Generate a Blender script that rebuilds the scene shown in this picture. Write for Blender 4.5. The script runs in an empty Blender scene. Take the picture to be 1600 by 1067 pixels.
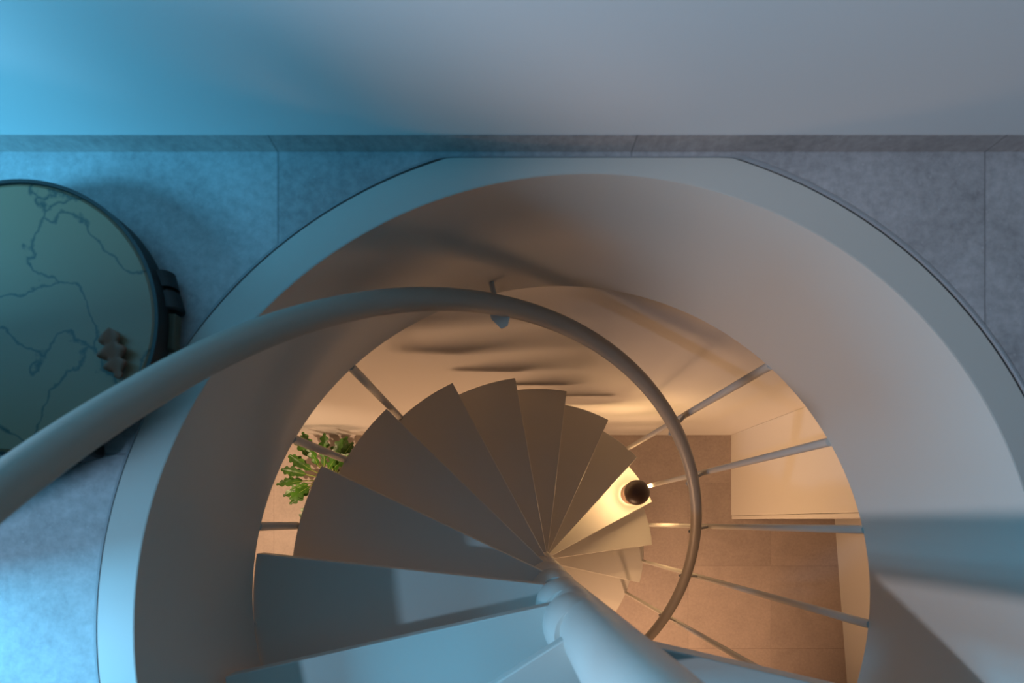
import bpy, bmesh, math, random
from mathutils import Vector, Matrix
C = bpy.context.scene.collection
S = bpy.context.scene
PI = math.pi
R = math.radians
random.seed(7)

# ------------------------------------------------------------------ camera
cam_d = bpy.data.cameras.new('camera')
cam = bpy.data.objects.new('camera', cam_d)
C.objects.link(cam)
cam.location = (-0.14987, 0.18436, 0.84421)      # held over the stairwell, looking straight down
cam.rotation_euler = (0, 0, 0)
cam_d.sensor_width = 36
cam_d.lens = 36 * 771 / 1600
cam_d.shift_x = (800 - 784.33) / 1600
cam_d.shift_y = (815.23 - 533.5) / 1600
cam_d.clip_start = 0.01
cam_d.dof.use_dof = True
cam_d.dof.focus_distance = 2.6
cam_d.dof.aperture_fstop = 4.0
S.camera = cam

# ------------------------------------------------------------------ world and lights
w = bpy.data.worlds.new('world')
S.world = w
w.use_nodes = True
bg = w.node_tree.nodes['Background']
bg.inputs['Color'].default_value = (0.03, 0.05, 0.08, 1)
bg.inputs['Strength'].default_value = 0.3
S.view_settings.view_transform = 'Standard'
S.view_settings.look = 'None'
S.view_settings.gamma = 1
S.view_settings.exposure = 0
S.view_settings.use_curve_mapping = False

def light(name, kind, loc, target, color, power, size=0.1, size_y=None, spot=None, blend=0.5):
    d = bpy.data.lights.new(name, kind)
    d.color = color
    d.energy = power
    if kind == 'AREA':
        d.size = size
        if size_y:
            d.shape = 'RECTANGLE'
            d.size_y = size_y
    else:
        d.shadow_soft_size = size
    if kind == 'SPOT':
        d.spot_size = R(spot)
        d.spot_blend = blend
    o = bpy.data.objects.new(name, d)
    C.objects.link(o)
    o.location = loc
    if target is not None:
        o.rotation_euler = (Vector(target) - Vector(loc)).to_track_quat('-Z', 'Y').to_euler()
    return o

CYAN = (0.10, 0.54, 0.93)
COOL = (0.40, 0.68, 1.0)
WARM = (1.0, 0.55, 0.29)
light('window_daylight', 'AREA', (-2.32, 0.06, 0.85), (-0.9, 0.15, 0.35), CYAN, 90, 0.5, 0.5)
light('upstairs_spotlight', 'SPOT', (-2.05, -0.40, 1.45), (0.35, 0.25, -0.1), COOL, 84, 0.05, spot=75, blend=0.5)
light('upstairs_warm_fill', 'SPOT', (-2.05, -0.40, 1.47), (0.75, 0.72, 0.12), (0.98, 0.75, 0.70), 150, 0.05, spot=42, blend=1.0)  # added warm fill without a fixture, tints the band and wall at right
light('downstairs_spotlight_left', 'SPOT', (-1.95, -0.15, -0.42), (-1.55, 0.35, -2.76), (1.0, 0.64, 0.38), 185, 0.02, spot=62, blend=0.9)
light('downstairs_spotlight_right', 'SPOT', (0.95, -1.1, -0.42), (1.05, -0.85, -2.76), WARM, 135, 0.05, spot=60, blend=1.0)
light('downstairs_wall_fill', 'AREA', (-1.0, -2.7, -1.85), (-0.6, 0.8, -2.2), WARM, 16, 1.5, 1.0).data.spread = R(80)  # added soft fill without a fixture, lifts the downstairs back wall
light('downstairs_side_fill', 'AREA', (0.1, -2.1, -1.9), (1.4, 0.5, -2.3), WARM, 9, 0.9, 0.7).data.spread = R(80)  # added soft fill without a fixture, lifts the cabinet side

# ------------------------------------------------------------------ materials
def mat(name, color, rough=0.6, metal=0.0, noise=0.0, nscale=8.0, bump=0.0, emit=None, estr=0.0):
    m = bpy.data.materials.new(name)
    m.use_nodes = True
    nt = m.node_tree
    b = nt.nodes['Principled BSDF']
    b.inputs['Base Color'].default_value = (*color, 1)
    b.inputs['Roughness'].default_value = rough
    b.inputs['Metallic'].default_value = metal
    if emit:
        b.inputs['Emission Color'].default_value = (*emit, 1)
        b.inputs['Emission Strength'].default_value = estr
    if noise or bump:
        tc = nt.nodes.new('ShaderNodeTexCoord')
        n = nt.nodes.new('ShaderNodeTexNoise')
        n.inputs['Scale'].default_value = nscale
        n.inputs['Detail'].default_value = 6
        nt.links.new(tc.outputs['Object'], n.inputs['Vector'])
        if noise:
            r = nt.nodes.new('ShaderNodeValToRGB')
            r.color_ramp.elements[0].position = 0.3
            r.color_ramp.elements[1].position = 0.7
            r.color_ramp.elements[0].color = (*[c * (1 - noise) for c in color], 1)
            r.color_ramp.elements[1].color = (*[min(1, c * (1 + noise)) for c in color], 1)
            nt.links.new(n.outputs['Fac'], r.inputs['Fac'])
            nt.links.new(r.outputs['Color'], b.inputs['Base Color'])
        if bump:
            bp = nt.nodes.new('ShaderNodeBump')
            bp.inputs['Strength'].default_value = bump
            bp.inputs['Distance'].default_value = 0.002
            nt.links.new(n.outputs['Fac'], bp.inputs['Height'])
            nt.links.new(bp.outputs['Normal'], b.inputs['Normal'])
    return m

def tile_mat(name, base, x0, y0, axis_xy=True, sx=0.6048, sy=0.6048, contrast=0.16, joint=0.35, cell=0.10):
    """grey stone-look porcelain tiles: joints on a world grid, clouds, speckles"""
    m = bpy.data.materials.new(name)
    m.use_nodes = True
    nt = m.node_tree
    L = nt.links
    N = nt.nodes
    b = N['Principled BSDF']
    b.inputs['Roughness'].default_value = 0.5
    geo = N.new('ShaderNodeNewGeometry')
    sep = N.new('ShaderNodeSeparateXYZ')
    L.new(geo.outputs['Position'], sep.inputs[0])
    def math_(op, a, bb=None, clampv=False):
        n = N.new('ShaderNodeMath')
        n.operation = op
        n.use_clamp = clampv
        for i, v in enumerate((a, bb)):
            if v is None:
                continue
            if isinstance(v, (int, float)):
                n.inputs[i].default_value = v
            else:
                L.new(v, n.inputs[i])
        return n.outputs[0]
    def grid(sock, o, s):
        t = math_('DIVIDE', math_('SUBTRACT', sock, o), s)
        fl = math_('FLOOR', t)
        fr = math_('SUBTRACT', t, fl)
        d = math_('MULTIPLY', math_('MINIMUM', fr, math_('SUBTRACT', 1.0, fr)), s)
        return d, fl
    dx, ix = grid(sep.outputs['X'], x0, sx)
    if axis_xy:
        dy, iy = grid(sep.outputs['Y'], y0, sy)
        d = math_('MINIMUM', dx, dy)
        cellid = math_('ADD', math_('MULTIPLY', ix, 12.9898), math_('MULTIPLY', iy, 78.233))
    else:
        d = dx
        cellid = math_('MULTIPLY', ix, 12.9898)
    jm = math_('LESS_THAN', d, 0.0016)
    rnd = math_('FRACT', math_('MULTIPLY', math_('SINE', cellid), 43758.5453))
    # clouds, shifted from tile to tile
    comb = N.new('ShaderNodeCombineXYZ')
    L.new(math_('MULTIPLY', rnd, 7.0), comb.inputs[2])
    add = N.new('ShaderNodeVectorMath')
    L.new(geo.outputs['Position'], add.inputs[0])
    L.new(comb.outputs[0], add.inputs[1])
    n1 = N.new('ShaderNodeTexNoise'); n1.inputs['Scale'].default_value = 3.2; n1.inputs['Detail'].default_value = 8; n1.inputs['Roughness'].default_value = 0.62; n1.inputs['Distortion'].default_value = 0.6
    n2 = N.new('ShaderNodeTexNoise'); n2.inputs['Scale'].default_value = 60; n2.inputs['Detail'].default_value = 8; n2.inputs['Roughness'].default_value = 0.7
    n3 = N.new('ShaderNodeTexVoronoi'); n3.inputs['Scale'].default_value = 48
    for n in (n1, n2, n3):
        L.new(add.outputs[0], n.inputs['Vector'])
    v = math_('ADD', math_('MULTIPLY', math_('SUBTRACT', n1.outputs['Fac'], 0.5), contrast * 5),
              math_('MULTIPLY', math_('SUBTRACT', n2.outputs['Fac'], 0.5), contrast * 5.0))
    v = math_('ADD', v, math_('MULTIPLY', math_('SUBTRACT', rnd, 0.5), cell))
    # pale shell-like chips of irregular size
    chip = math_('MULTIPLY', math_('LESS_THAN', math_('ADD', n3.outputs['Distance'], math_('MULTIPLY', n2.outputs['Fac'], 0.5)), 0.33), contrast * 0.9)
    v = math_('ADD', v, chip)
    v = math_('ADD', v, 1.0)
    v = math_('MULTIPLY', v, math_('SUBTRACT', 1.0, math_('MULTIPLY', jm, joint)))
    v = math_('MAXIMUM', v, 0.1)
    mul = N.new('ShaderNodeVectorMath'); mul.operation = 'SCALE'
    mul.inputs[0].default_value = base
    L.new(v, mul.inputs['Scale'])
    L.new(mul.outputs[0], b.inputs['Base Color'])
    bp = N.new('ShaderNodeBump'); bp.inputs['Strength'].default_value = 0.35; bp.inputs['Distance'].default_value = 0.002
    L.new(math_('SUBTRACT', n2.outputs['Fac'], math_('MULTIPLY', jm, 1.5)), bp.inputs['Height'])
    L.new(bp.outputs['Normal'], b.inputs['Normal'])
    return m

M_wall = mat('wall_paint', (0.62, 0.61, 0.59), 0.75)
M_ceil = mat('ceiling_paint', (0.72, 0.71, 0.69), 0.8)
M_dim = mat('low_bounce_paint', (0.16, 0.15, 0.14), 0.8)  # unseen upper walls and ceiling, darkened to cut bounced light
M_steel = mat('cream_powder_coated_steel', (0.52, 0.505, 0.46), 0.42)
M_tile_up = tile_mat('grey_stone_tile_upper', (0.39, 0.38, 0.385), 0.0717, 0.30, contrast=0.22)
M_base_up = tile_mat('grey_stone_skirting', (0.32, 0.285, 0.27), 0.0717, 0.0, axis_xy=False, contrast=0.24)
M_tile_low = tile_mat('stone_tile_lower', (0.42, 0.355, 0.325), 1.2085, -0.137, contrast=0.11, joint=0.25, cell=0.10)
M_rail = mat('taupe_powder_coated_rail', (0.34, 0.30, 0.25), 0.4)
M_trim = mat('tile_edge_metal', (0.30, 0.31, 0.32), 0.5, 0.0)
M_dark = mat('dark_gap', (0.03, 0.03, 0.03), 0.8)
M_cab = mat('white_cabinet_lacquer', (0.76, 0.74, 0.70), 0.5)
M_black = mat('black_rubber', (0.008, 0.008, 0.008), 0.5)

# ------------------------------------------------------------------ helpers
def obj(name, bm, m, parent=None, smooth=False, bevel=0.0, seg=2, loc=None):
    bmesh.ops.recalc_face_normals(bm, faces=bm.faces[:])
    me = bpy.data.meshes.new(name)
    bm.to_mesh(me)
    bm.free()
    o = bpy.data.objects.new(name, me)
    C.objects.link(o)
    if m:
        me.materials.append(m)
    if smooth:
        for f in me.polygons:
            f.use_smooth = True
    if bevel:
        b = o.modifiers.new('bevel', 'BEVEL')
        b.width = bevel
        b.segments = seg
        b.limit_method = 'ANGLE'
        b.angle_limit = R(40)
    if parent:
        o.parent = parent
    return o

def empty(name, label, cat, loc=(0, 0, 0), group=None):
    o = bpy.data.objects.new(name, None)
    C.objects.link(o)
    o.location = loc
    o.empty_display_size = 0.1
    o['label'] = label
    o['category'] = cat
    if group:
        o['group'] = group
    return o

def struct(name, bm, m, **k):
    o = obj(name, bm, m, **k)
    o['kind'] = 'structure'
    return o

def add_box(bm, x0, x1, y0, y1, z0, z1):
    v = [bm.verts.new((x, y, z)) for z in (z0, z1) for y in (y0, y1) for x in (x0, x1)]
    for f in ((0, 2, 3, 1), (4, 5, 7, 6), (0, 1, 5, 4), (2, 6, 7, 3), (0, 4, 6, 2), (1, 3, 7, 5)):
        bm.faces.new([v[i] for i in f])

def box(*a):
    bm = bmesh.new()
    add_box(bm, *a)
    return bm

def prism(pts, z0, z1):
    bm = bmesh.new()
    lo = [bm.verts.new((x, y, z0)) for x, y in pts]
    hi = [bm.verts.new((x, y, z1)) for x, y in pts]
    bm.faces.new(lo[::-1])
    bm.faces.new(hi)
    n = len(pts)
    for i in range(n):
        bm.faces.new((lo[i], lo[(i + 1) % n], hi[(i + 1) % n], hi[i]))
    return bm

def lathe(profile, n=64, c=(0, 0), bm=None, closed=False):
    """profile: list of (r, z); r=0 makes a pole"""
    bm = bm or bmesh.new()
    rings = []
    for r, z in profile:
        if r < 1e-6:
            rings.append([bm.verts.new((c[0], c[1], z))])
        else:
            rings.append([bm.verts.new((c[0] + r * math.cos(2 * PI * i / n), c[1] + r * math.sin(2 * PI * i / n), z)) for i in range(n)])
    pairs = list(zip(rings, rings[1:]))
    if closed:
        pairs.append((rings[-1], rings[0]))
    for a, b in pairs:
        if len(a) == 1 and len(b) == 1:
            continue
        for i in range(n):
            j = (i + 1) % n
            if len(a) == 1:
                bm.faces.new((a[0], b[i], b[j]))
            elif len(b) == 1:
                bm.faces.new((a[i], a[j], b[0]))
            else:
                bm.faces.new((a[i], a[j], b[j], b[i]))
    return bm

def tube(pts, rad, n=20, bm=None, caps=True):
    bm = bm or bmesh.new()
    pts = [Vector(p) for p in pts]
    rings = []
    up = Vector((0, 0, 1))
    t0 = (pts[1] - pts[0]).normalized()
    nrm = t0.orthogonal().normalized() if abs(t0.dot(up)) > 0.95 else t0.cross(up).normalized()
    for i, p in enumerate(pts):
        t = (pts[min(i + 1, len(pts) - 1)] - pts[max(i - 1, 0)]).normalized()
        nrm = (nrm - t * nrm.dot(t)).normalized()
        b = t.cross(nrm)
        r = rad[i] if isinstance(rad, (list, tuple)) else rad
        rings.append([bm.verts.new(p + (nrm * math.cos(2 * PI * k / n) + b * math.sin(2 * PI * k / n)) * r) for k in range(n)])
    for a, b in zip(rings, rings[1:]):
        for i in range(n):
            bm.faces.new((a[i], a[(i + 1) % n], b[(i + 1) % n], b[i]))
    if caps:
        bm.faces.new(rings[0][::-1])
        bm.faces.new(rings[-1])
    return bm

# ------------------------------------------------------------------ setting
WY = 0.8185            # face of the back wall
ZL = -2.759            # lower floor
ZC = 2.55              # upper ceiling
SL = -0.36             # underside of the upper floor slab
XL, XR, YF = -2.25, 2.45, -3.4
RIN, ZB = 0.780, -0.403
HC, HR = (0.0032, 0.0), 0.8472   # floor opening

struct('wall_back', box(XL - 0.15, XR + 0.3, WY, WY + 0.15, ZL - 0.1, ZC), M_wall)
struct('wall_front', box(XL - 0.15, XR + 0.3, YF - 0.15, YF, ZL - 0.1, SL), M_wall)
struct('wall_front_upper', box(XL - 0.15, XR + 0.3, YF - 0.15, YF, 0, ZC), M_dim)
# right wall: upper straight, lower slightly askew
bm = prism([(2.311 - 0.078, WY), (2.311, -0.212), (2.311 + 0.0752 * 3.2, YF), (2.8, YF), (2.8, WY)], ZL - 0.05, SL)
struct('wall_right', bm, M_wall)
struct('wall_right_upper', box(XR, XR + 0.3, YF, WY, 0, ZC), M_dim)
# left wall with a window opening upstairs
bm = bmesh.new()
wy0, wy1, wz0, wz1 = -0.55, 0.65, 0.45, 1.25
add_box(bm, XL - 0.15, XL, YF, WY, 0.0, wz0)
add_box(bm, XL - 0.15, XL, YF, WY, wz1, ZC)
add_box(bm, XL - 0.15, XL, YF, wy0, wz0, wz1)
add_box(bm, XL - 0.15, XL, wy1, WY, wz0, wz1)
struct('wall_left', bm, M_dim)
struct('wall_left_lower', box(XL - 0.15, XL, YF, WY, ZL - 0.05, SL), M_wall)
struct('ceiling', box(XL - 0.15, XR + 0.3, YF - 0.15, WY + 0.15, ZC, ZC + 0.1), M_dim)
struct('floor_lower', box(XL - 0.15, XR + 0.5, YF - 0.15, WY + 0.15, ZL - 0.15, ZL), M_tile_low)

def rect_hit(a, x0, x1, y0, y1):
    dx, dy = math.cos(a), math.sin(a)
    ts = []
    if dx > 1e-9: ts.append(x1 / dx)
    if dx < -1e-9: ts.append(x0 / dx)
    if dy > 1e-9: ts.append(y1 / dy)
    if dy < -1e-9: ts.append(y0 / dy)
    t = min(ts)
    return dx * t, dy * t

def hole_pt(a, r, ymax, c=(0, 0)):
    x, y = c[0] + r * math.cos(a), c[1] + r * math.sin(a)
    if y > ymax:
        y = ymax
    return x, y

def slab_with_hole(z0, z1, r, ymax, c):
    bm = bmesh.new()
    angs = set(2 * PI * i / 180 for i in range(180))
    for cx, cy in ((XL, YF), (XR, YF), (XL, WY), (XR, WY)):
        angs.add(math.atan2(cy, cx) % (2 * PI))
    angs = sorted(angs)
    inn, out = [], []
    for a in angs:
        x, y = hole_pt(a, r, ymax, c)
        inn.append((bm.verts.new((x, y, z0)), bm.verts.new((x, y, z1))))
        ox, oy = rect_hit(a, XL, XR, YF, WY)
        out.append((bm.verts.new((ox, oy, z0)), bm.verts.new((ox, oy, z1))))
    n = len(angs)
    for i in range(n):
        j = (i + 1) % n
        bm.faces.new((inn[i][1], out[i][1], out[j][1], inn[j][1]))
        bm.faces.new((inn[i][0], inn[j][0], out[j][0], out[i][0]))
        bm.faces.new((inn[i][0], inn[i][1], inn[j][1], inn[j][0]))
        bm.faces.new((out[i][0], out[j][0], out[j][1], out[i][1]))
    return bm

struct('floor_upper', slab_with_hole(-0.012, 0.0, HR, 0.8085, HC), M_tile_up)
struct('ceiling_lower', slab_with_hole(SL, -0.012, HR + 0.004, 0.814, HC), M_ceil)
struct('baseboard_back', box(XL, XR, WY - 0.0015, WY + 0.002, 0.0, 0.036), M_base_up)
# thin metal edge of the tiles round the opening
bm = bmesh.new()
prev = None
N_ = 220
sect = []
for i in range(N_):
    a = 2 * PI * i / N_
    p = [hole_pt(a, rr, 0.8080 + (0.001 if rr > HR else 0), HC) for rr in (HR - 0.0005, HR + 0.0035)]
    sect.append([bm.verts.new((p[0][0], p[0][1], -0.013)), bm.verts.new((p[0][0], p[0][1], 0.001)),
                 bm.verts.new((p[1][0], p[1][1], 0.001)), bm.verts.new((p[1][0], p[1][1], -0.013))])
for i in range(N_):
    a, b = sect[i], sect[(i + 1) % N_]
    for k in range(4):
        bm.faces.new((a[k], a[(k + 1) % 4], b[(k + 1) % 4], b[k]))
struct('trim_1', bm, M_trim)

# ------------------------------------------------------------------ stairwell lining
liner = empty('stairwell_lining', 'cream white curved steel band lining the round floor opening, with a flat rim', 'stairwell lining', (0, 0, ZB))
def linerbm():
    bm = bmesh.new()
    n = 256
    inn = [[bm.verts.new((r * math.cos(2 * PI * i / n), r * math.sin(2 * PI * i / n), z)) for i in range(n)]
           for r, z in ((RIN + 0.010, ZB), (RIN, ZB), (RIN, -0.0005), (RIN + 0.010, -0.0005))]
    for q in range(4):
        a, b = inn[q], inn[(q + 1) % 4]
        for i in range(n):
            bm.faces.new((a[i], a[(i + 1) % n], b[(i + 1) % n], b[i]))
    return bm
band = obj('curved_band', linerbm(), M_steel, liner, smooth=False)
def rimbm():
    bm = bmesh.new()
    n = 256
    s = []
    for i in range(n):
        a = 2 * PI * i / n
        xo, yo = hole_pt(a, 0.8425, 0.8070)
        xi, yi = 0.7815 * math.cos(a), 0.7815 * math.sin(a)
        s.append([bm.verts.new((xi, yi, -0.008)), bm.verts.new((xi, yi, 0.0)), bm.verts.new((xo, yo, 0.0)), bm.verts.new((xo, yo, -0.008))])
    for i in range(n):
        a, b = s[i], s[(i + 1) % n]
        for k in range(4):
            bm.faces.new((a[k], a[(k + 1) % 4], b[(k + 1) % 4], b[k]))
    return bm
obj('rim', rimbm(), M_steel, liner)
for ch in liner.children:
    ch.location = (0, 0, -ZB)
for ch in liner.children:      # smooth the big curved faces
    me = ch.data
    if ch.name.startswith('curved'):
        for f in me.polygons:
            f.use_smooth = abs(f.normal.z) < 0.5
        es = ch.modifiers.new('edges', 'EDGE_SPLIT'); es.split_angle = R(40)

# ------------------------------------------------------------------ spiral staircase
AX = Vector((0.012, -0.017))
RC = 0.057
A0, DA = 189.1, -18.33
ZA, RISE = -0.2093, 0.2
stair = empty('spiral_staircase', 'cream white steel spiral staircase winding down around a thick round column', 'staircase', (AX.x, AX.y, ZL))
def part(name, bm, m=M_steel, parent=None, **k):
    o = obj(name, bm, m, parent or stair, **k)
    if not parent:
        o.location = (-AX.x, -AX.y, -ZL)
    return o

part('newel_column', lathe([(0, ZL), (RC, ZL), (RC, 0.93), (RC - 0.006, 0.936), (0, 0.936)], 96, AX), smooth=True).modifiers.new('e', 'EDGE_SPLIT').split_angle = R(35)

# outer front corner of each tread (radius, angle about the well's axis)
corner = {0: (0.757, 191.2), 1: (0.781, 172.3), 2: (0.767, 152.9), 3: (0.779, 133.6), 4: (0.783, 115.4), 5: (0.789, 96.9), 6: (0.795, 79.4),
          7: (0.789, 61.2), 8: (0.786, 42.6), 9: (0.779, 22.7), 10: (0.781, 3.1), 11: (0.789, 344.0), 12: (0.785, 325.5)}
off = {0: 0.036, 1: 0.036, 2: 0.033, 3: 0.034, 4: 0.035, 5: 0.037, 6: 0.040, 7: 0.046, 8: 0.050, 9: 0.056, 10: 0.048, 11: 0.036, 12: 0.034}
TH = 0.040
def tread_bm(k):
    rr, aa = corner[k]
    P = Vector((rr * math.cos(R(aa)), rr * math.sin(R(aa))))
    d = P - AX
    L = d.length
    th = math.atan2(d.y, d.x)
    o = off[k]
    be = math.asin(o / L)
    # direction of the front edge so that it passes at distance o beside the column's axis
    phi = th + be
    dirv = Vector((math.cos(phi), math.sin(phi)))
    nv = Vector((dirv.y, -dirv.x))
    inner_front = AX + nv * o + dirv * 0.02
    span = R(18.33 + 2.5)
    Rt = L
    pts = [inner_front]
    n = 18
    for i in range(n + 1):
        a = th + span * i / n
        pts.append(AX + Vector((math.cos(a), math.sin(a))) * Rt)
    ab = th + span - 0.03
    db = Vector((math.cos(ab), math.sin(ab)))
    nb = Vector((-db.y, db.x))
    pts.append(AX + nb * 0.045 + db * 0.03)
    z = ZA - RISE * k
    return prism([(p.x, p.y) for p in pts], z - TH, z), th + span * 0.5
for k in range(13):
    bm, mid = tread_bm(k)
    t = part('tread', bm, bevel=0.003)
    z = ZA - RISE * k
    # barrel-shaped sleeve that carries the tread, set off towards it
    c = AX + Vector((math.cos(mid), math.sin(mid))) * 0.016
    h = RISE - TH
    prof = [(0.0, z), (0.050, z)] + [(0.052 + 0.014 * math.sin(PI * (i / 8.0)) ** 0.7, z + h * i / 8.0) for i in range(9)] + [(0.0, z + h)]
    sl = obj('hub_sleeve', lathe(prof, 48, c), M_steel, t, smooth=True)
    sl.modifiers.new('e', 'EDGE_SPLIT').split_angle = R(50)

# landing at the level of the upper floor, with a slot along its edge
def ray2(a, r, o=0.0):
    d = Vector((math.cos(R(a)), math.sin(R(a))))
    n = Vector((-d.y, d.x))
    return AX + d * r + n * o
def landing():
    bm = bmesh.new()
    pts = [ray2(212, 0.02, -0.03)]
    for i in range(0, 33):
        a = 212 + (345.5 - 212) * i / 32.0
        p = Vector((0.772 * math.cos(R(a)), 0.772 * math.sin(R(a))))
        pts.append(p)
    # inner side of the slot, back to the column
    pts.append(ray2(-13.0, 0.70, -0.050))
    pts.append(ray2(-13.0, 0.165, -0.050))
    pts.append(ray2(-13.0, 0.145, -0.038))
    pts.append(ray2(-13.0, 0.03, -0.036))
    b2 = prism([(p.x, p.y) for p in pts], -0.03, 0.0)
    me = bpy.data.meshes.new('tmp'); b2.to_mesh(me); b2.free(); bm.from_mesh(me); bpy.data.meshes.remove(me)
    return bm
part('landing_plate', landing(), bevel=0.003)
pts = [ray2(-13.0, 0.02, 0.011), ray2(-13.0, 0.768, 0.011), ray2(-13.0, 0.768, -0.036), ray2(-13.0, 0.02, -0.0362)]
part('edge_beam', prism([(p.x, p.y) for p in pts], -0.055, 0.001), bevel=0.003)

# balusters hanging between the lining and the treads
bal = [(132.7, 4, 0.787), (149.85, 3, 0.787), (167.3, 2, 0.787), (185.5, 1, 0.787), (47.6, 8, 0.7868), (29.66, 9, 0.7818), (12.1, 10, 0.787), (-5.5, 11, 0.786), (-23.5, 12, 0.786)]
for a, k, rr in bal:
    x, y = rr * math.cos(R(a)), rr * math.sin(R(a))
    zt = ZB + 0.0005
    zbt = ZA - RISE * k - 0.030
    b = part('baluster', tube([(x, y, zbt), (x, y, zt)], 0.0115, 20), smooth=True)
    b.modifiers.new('e', 'EDGE_SPLIT').split_angle = R(60)
    # small round foot fixing it to the tread edge
    dx, dy = math.cos(R(a)), math.sin(R(a))
    obj('foot_bracket', tube([(x - dx * 0.03, y - dy * 0.03, zbt + 0.012), (x + dx * 0.012, y + dy * 0.012, zbt + 0.012)], 0.008, 14), M_steel, b)

# handrail: a helix just inside the balusters
RR = 0.70
def rail_z(a):
    f = lambda t: ((-1.5963e-07 * t + 4.05925e-05) * t + 8.16940e-03) * t - 1.386478
    if a > 150:
        return f(150) + (a - 150) * 0.0103
    return f(a)
def rail_p(a):
    return (RR * math.cos(R(a)), RR * math.sin(R(a)), rail_z(a))
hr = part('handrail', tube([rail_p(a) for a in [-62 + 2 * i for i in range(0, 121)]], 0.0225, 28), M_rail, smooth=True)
for a, k, rr in bal + [(103.0, None, 0.7795)]:
    if k == 1:
        continue
    z = rail_z(a)
    if k is not None and z > ZB - 0.02:
        rr = 0.7795
        if z > -0.02:
            continue
    d = Vector((math.cos(R(a)), math.sin(R(a)), 0))
    bm = tube([d * rr + Vector((0, 0, z - 0.055)), d * (RR + 0.02) + Vector((0, 0, z - 0.055)), d * (RR - 0.004) + Vector((0, 0, z - 0.046)), d * (RR - 0.004) + Vector((0, 0, z - 0.015))], 0.0065, 12)
    tg = Vector((-d.y, d.x, 0))
    c = d * (RR - 0.006) + Vector((0, 0, z - 0.0225))
    q = 1.0 if k is None else 0.45
    tg = tg * q
    dn = d * q
    pl = [c + tg * 0.022 + dn * 0.010, c + tg * 0.022 - dn * 0.012, c + tg * 0.004 - dn * 0.040, c - tg * 0.012 - dn * 0.036, c - tg * 0.024 - dn * 0.012, c - tg * 0.024 + dn * 0.010]
    lo = [bm.verts.new(p - Vector((0, 0, 0.004))) for p in pl]
    hi = [bm.verts.new(p) for p in pl]
    bm.faces.new(lo[::-1]); bm.faces.new(hi)
    for i in range(6):
        bm.faces.new((lo[i], lo[(i + 1) % 6], hi[(i + 1) % 6], hi[i]))
    obj('rail_bracket', bm, M_steel, hr)

# ------------------------------------------------------------------ portable lamp on a tread
lx, ly, lz = 0.590, 0.345, ZA - RISE * 9
lamp = empty('portable_lamp', 'small lamp with dark round cap and pinkish base, glowing on a stair tread', 'lamp', (lx, ly, lz))
M_pink = mat('pinkish_stone', (0.42, 0.27, 0.21), 0.6)
M_cap = mat('dark_brown_metal', (0.035, 0.016, 0.012), 0.42)
M_glow = mat('warm_diffuser', (0.9, 0.8, 0.6), 0.6, emit=(1.0, 0.60, 0.27), estr=165)
M_glow2 = mat('warm_foot_diffuser', (0.9, 0.8, 0.6), 0.6, emit=(1.0, 0.60, 0.27), estr=14)
obj('base', lathe([(0, 0.020), (0.0585, 0.020), (0.0605, 0.023), (0.0605, 0.100), (0.058, 0.103), (0, 0.103)], 64), M_pink, lamp, smooth=True).modifiers.new('e', 'EDGE_SPLIT').split_angle = R(35)
obj('foot_light', lathe([(0, 0.0), (0.052, 0.0), (0.052, 0.020)], 48), M_glow2, lamp, smooth=True).modifiers.new('e', 'EDGE_SPLIT').split_angle = R(35)
obj('diffuser', lathe([(0.0585, 0.103), (0.0585, 0.136)], 64), M_glow, lamp, smooth=True)
obj('cap', lathe([(0, 0.136), (0.066, 0.136), (0.0695, 0.139)] + [(0.0695 * math.cos(R(t)), 0.148 + 0.052 * math.sin(R(t))) for t in range(0, 90, 6)] + [(0, 0.200)], 64), M_cap, lamp, smooth=True)

# ------------------------------------------------------------------ tall cabinet downstairs
cab = empty('tall_cabinet', 'tall plain white cabinet standing downstairs in the corner right of the staircase', 'cabinet', (1.522, 0.5, ZL))
cab_top = ZL + 2.05
def cabpart(n, *a, **k):
    o = obj(n, box(*a), k.pop('m', M_cab), cab, **k)
    o.location = (-1.522, -0.5, -ZL)
    return o
cabpart('body', 1.522, 2.225, 0.2285, WY - 0.001, ZL + 0.012, cab_top, bevel=0.0015)
cabpart('door', 1.5222, 1.872, 0.204, 0.2262, ZL + 0.012, cab_top - 0.002, bevel=0.0015)
cabpart('door', 1.8745, 2.225, 0.204, 0.2262, ZL + 0.012, cab_top - 0.002, bevel=0.0015)
cabpart('plinth', 1.5225, 2.22, 0.235, WY - 0.002, ZL, ZL + 0.0115)

# ------------------------------------------------------------------ potted plant downstairs
M_leaf = mat('green_leaf', (0.035, 0.115, 0.008), 0.38, noise=0.6, nscale=9)
M_vein = mat('pale_leaf_stem', (0.30, 0.42, 0.10), 0.5)
M_pot = mat('grey_pot_glaze', (0.32, 0.29, 0.26), 0.6, noise=0.1)
M_soil = mat('potting_soil', (0.03, 0.02, 0.012), 0.9, noise=0.4, nscale=60)
px, py = -1.335, 0.475
plant = empty('potted_plant', 'green plant with deeply lobed leaves on the floor downstairs, left of the treads', 'plant', (px, py, ZL))
obj('pot', lathe([(0, 0), (0.075, 0), (0.095, 0.14), (0.097, 0.15), (0.089, 0.15), (0.086, 0.125), (0, 0.125)], 48), M_pot, plant, smooth=True)
obj('soil', lathe([(0, 0.128), (0.086, 0.126)], 32), M_soil, plant)
leaf_bm = bmesh.new()
stem_bm = bmesh.new()
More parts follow.
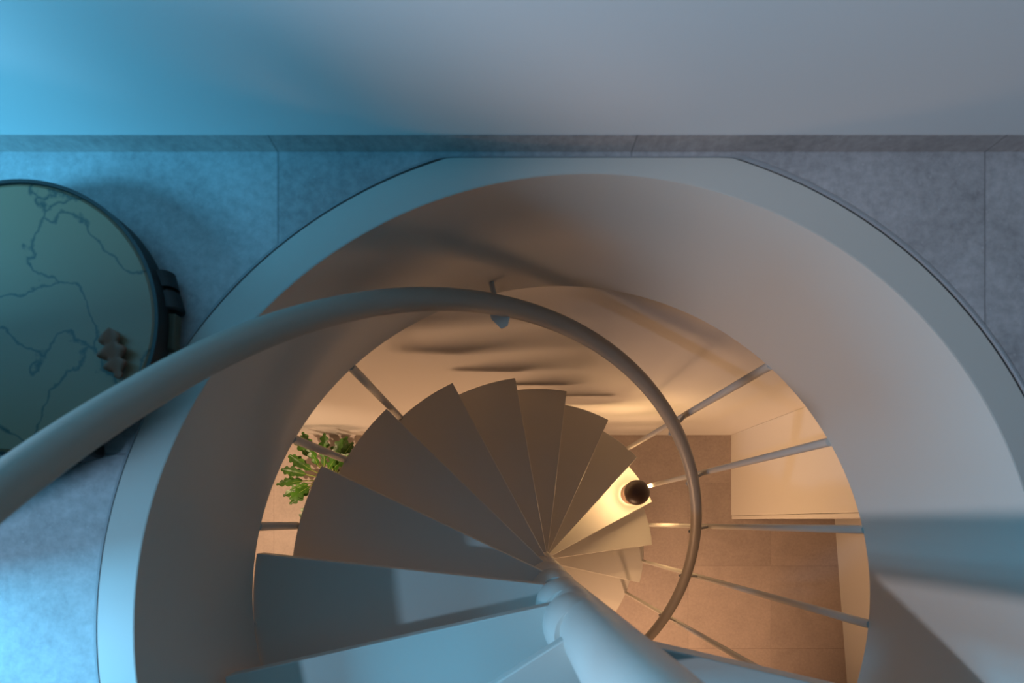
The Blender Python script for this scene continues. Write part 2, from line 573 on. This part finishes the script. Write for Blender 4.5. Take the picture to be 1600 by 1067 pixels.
def leaf(bm, base, dirv, length, width, droop, roll):
    """lobed blade along dirv, folded on its midrib"""
    d = dirv.normalized()
    side = d.cross(Vector((0, 0, 1))).normalized()
    up = side.cross(d).normalized()
    side = (side * math.cos(roll) + up * math.sin(roll)).normalized()
    up = side.cross(d).normalized()
    n = 24
    rows = []
    for i in range(n + 1):
        t = i / n
        env = math.sin(PI * min(1, t ** 0.75 * 1.0)) ** 0.7 if 0 < t < 1 else 0.02
        lob = 0.42 + 0.58 * abs(math.sin(t * PI * 3.5 + 0.3))
        wv = width * max(0.02, env) * lob
        c = base + d * (length * t) - Vector((0, 0, 1)) * (droop * t * t)
        fwd = d * (length * 0.10 * env)
        rows.append([bm.verts.new(c + fwd - side * wv + up * wv * 0.30), bm.verts.new(c + fwd * .5 - side * wv * 0.5 + up * wv * 0.22), bm.verts.new(c),
                     bm.verts.new(c + fwd * .5 + side * wv * 0.5 + up * wv * 0.22), bm.verts.new(c + fwd + side * wv + up * wv * 0.30)])
    for a, b in zip(rows, rows[1:]):
        for k in range(4):
            bm.faces.new((a[k], a[k + 1], b[k + 1], b[k]))
rng = random.Random(11)
for i in range(38):
    az = i * 2.399963 + rng.uniform(-0.2, 0.2)
    tier = i / 38.0
    el = R(8 + 52 * tier + rng.uniform(-6, 6))
    sl = 0.10 + 0.08 * (1 - tier) + rng.uniform(-0.02, 0.02)
    d = Vector((math.cos(az) * math.cos(el), math.sin(az) * math.cos(el), math.sin(el)))
    p0 = Vector((math.cos(az) * 0.02, math.sin(az) * 0.02, 0.13))
    p2 = p0 + d * sl + Vector((0, 0, 0.07 + 0.09 * tier))
    pm = p0.lerp(p2, 0.5) + Vector((0, 0, 0.02))
    tube([p0, pm, p2], [0.004, 0.003, 0.0022], 6, stem_bm)
    leaf(leaf_bm, p2, Vector((d.x, d.y, d.z * 0.35)), 0.150 + rng.uniform(-0.02, 0.03), 0.036 + rng.uniform(-0.006, 0.008), 0.02, rng.uniform(-0.5, 0.5))
    # pale midrib
    dd = Vector((d.x, d.y, d.z * 0.35)).normalized()
    tube([p2 + Vector((0, 0, .001)), p2 + dd * 0.06 + Vector((0, 0, -0.0025)), p2 + dd * 0.11 + Vector((0, 0, -0.012))], [0.0022, 0.0014, 0.0006], 5, stem_bm)
obj('foliage', leaf_bm, M_leaf, plant, smooth=True)
obj('stems', stem_bm, M_vein, plant, smooth=True)

# ------------------------------------------------------------------ low round stand upstairs at the left
M_marble = bpy.data.materials.new('pale_veined_stone')
M_marble.use_nodes = True
nt = M_marble.node_tree
b = nt.nodes['Principled BSDF']
b.inputs['Roughness'].default_value = 0.45
tc = nt.nodes.new('ShaderNodeTexCoord')
vn = nt.nodes.new('ShaderNodeTexVoronoi'); vn.feature = 'DISTANCE_TO_EDGE'; vn.inputs['Scale'].default_value = 5.0
nz = nt.nodes.new('ShaderNodeTexNoise'); nz.inputs['Scale'].default_value = 7.0; nz.inputs['Detail'].default_value = 6
mx = nt.nodes.new('ShaderNodeVectorMath'); mx.operation = 'MULTIPLY_ADD'
mx.inputs[1].default_value = (0.25, 0.25, 0.25)
nt.links.new(nz.outputs['Color'], mx.inputs[0])
nt.links.new(tc.outputs['Object'], mx.inputs[2])
nt.links.new(tc.outputs['Object'], nz.inputs['Vector'])
nt.links.new(mx.outputs[0], vn.inputs['Vector'])
cr = nt.nodes.new('ShaderNodeValToRGB')
cr.color_ramp.elements[0].position = 0.0; cr.color_ramp.elements[0].color = (0.03, 0.04, 0.03, 1)
cr.color_ramp.elements[1].position = 0.022; cr.color_ramp.elements[1].color = (0.24, 0.14, 0.075, 1)
nt.links.new(vn.outputs['Distance'], cr.inputs['Fac'])
nt.links.new(cr.outputs['Color'], b.inputs['Base Color'])
tx, ty = -0.915, 0.508
st = empty('plant_trolley', 'low round trolley with pale dark-veined top and black castors on upper grey tiles', 'plant stand', (tx, ty, 0))
obj('top', lathe([(0, 0.040), (0.214, 0.040), (0.214, 0.058), (0.209, 0.0605), (0, 0.0605)], 96), M_marble, st)
obj('rim', lathe([(0.2145, 0.030), (0.220, 0.030), (0.220, 0.062), (0.2145, 0.062)], 96, closed=True), M_black, st, smooth=False)
M_olive = mat('olive_painted_metal', (0.07, 0.06, 0.035), 0.7)
for ca in (15, 105, 195, 285):
    d = Vector((math.cos(R(ca)), math.sin(R(ca)), 0)); t = Vector((-d.y, d.x, 0))
    cc = d * 0.212 + Vector((0, 0, 0.0215))
    bm = tube([cc - t * 0.034, cc - t * 0.031, cc - t * 0.004, cc - t * 0.003, cc + t * 0.003, cc + t * 0.004, cc + t * 0.031, cc + t * 0.034], [0.017, 0.0215, 0.0215, 0.015, 0.015, 0.0215, 0.0215, 0.017], 28)
    o = obj('castor', bm, M_black, st, smooth=False)
    bm = tube([d * 0.16 + Vector((0, 0, 0.038)), d * 0.212 + Vector((0, 0, 0.040))], 0.006, 10)
    obj('fork', bm, M_black, o)
    e = Vector((math.cos(R(ca - 18)), math.sin(R(ca - 18)), 0)); u = Vector((-e.y, e.x, 0))
    bm = bmesh.new()
    add_box(bm, -0.016, 0.016, -0.030, 0.030, 0.018, 0.036)
    bmesh.ops.transform(bm, matrix=Matrix.Translation(e * 0.213) @ Matrix.Rotation(R(ca - 18), 4, 'Z'), verts=bm.verts)
    obj('corner_block', bm, M_olive, st, bevel=0.003)

# dry fallen leaf on the trolley
dl = bmesh.new()
leaf(dl, Vector((0, 0, 0)), Vector((0.25, -1, 0.0)), 0.085, 0.024, -0.004, 0.0)
o = obj('dry_leaf', dl, mat('rust_brown_leaf', (0.20, 0.055, 0.02), 0.7), None, smooth=True)
o.location = (-0.772, 0.492, 0.064)
o.modifiers.new('s', 'SOLIDIFY').thickness = 0.001
o['label'] = 'rust brown fallen leaf lying on the pale top of the trolley'
o['category'] = 'leaf'

# ------------------------------------------------------------------ added lamp-shaped blocker, unseen to the left, shades the upstairs spotlight
M_fab = mat('dark_fabric', (0.05, 0.05, 0.055), 0.9, noise=0.2, nscale=80)
fl = empty('spot_blocker', 'added unseen lamp-shaped blocker upstairs, casting soft shade from the spotlight', 'lamp', (-1.60, -0.07, 0))
obj('base', lathe([(0, 0), (0.12, 0), (0.12, 0.012), (0.012, 0.02), (0, 0.02)], 48), M_black, fl)
obj('pole', lathe([(0.007, 0.015), (0.007, 1.079)], 16), M_black, fl, smooth=True)
obj('blocker_drum', lathe([(0.085, 0.975), (0.087, 0.975), (0.082, 1.085), (0.080, 1.085)], 48, closed=True), M_fab, fl, smooth=True)
obj('blocker_top', lathe([(0, 1.078), (0.081, 1.078), (0.081, 1.082), (0, 1.082)], 48), M_fab, fl)

# added tall round blocker, out of view, keeps window light off the trolley
po = obj('blocker', lathe([(0, 0.0), (0.15, 0.0), (0.17, 0.02), (0.20, 0.28), (0.205, 0.56), (0.202, 0.58), (0.195, 0.56), (0.17, 0.10), (0, 0.08)], 64), M_fab, None, smooth=True)
po.location = (-1.32, 0.24, 0)
po['label'] = 'added dark round blocker upstairs, unseen, keeping window light off the trolley'
po['category'] = 'blocker'
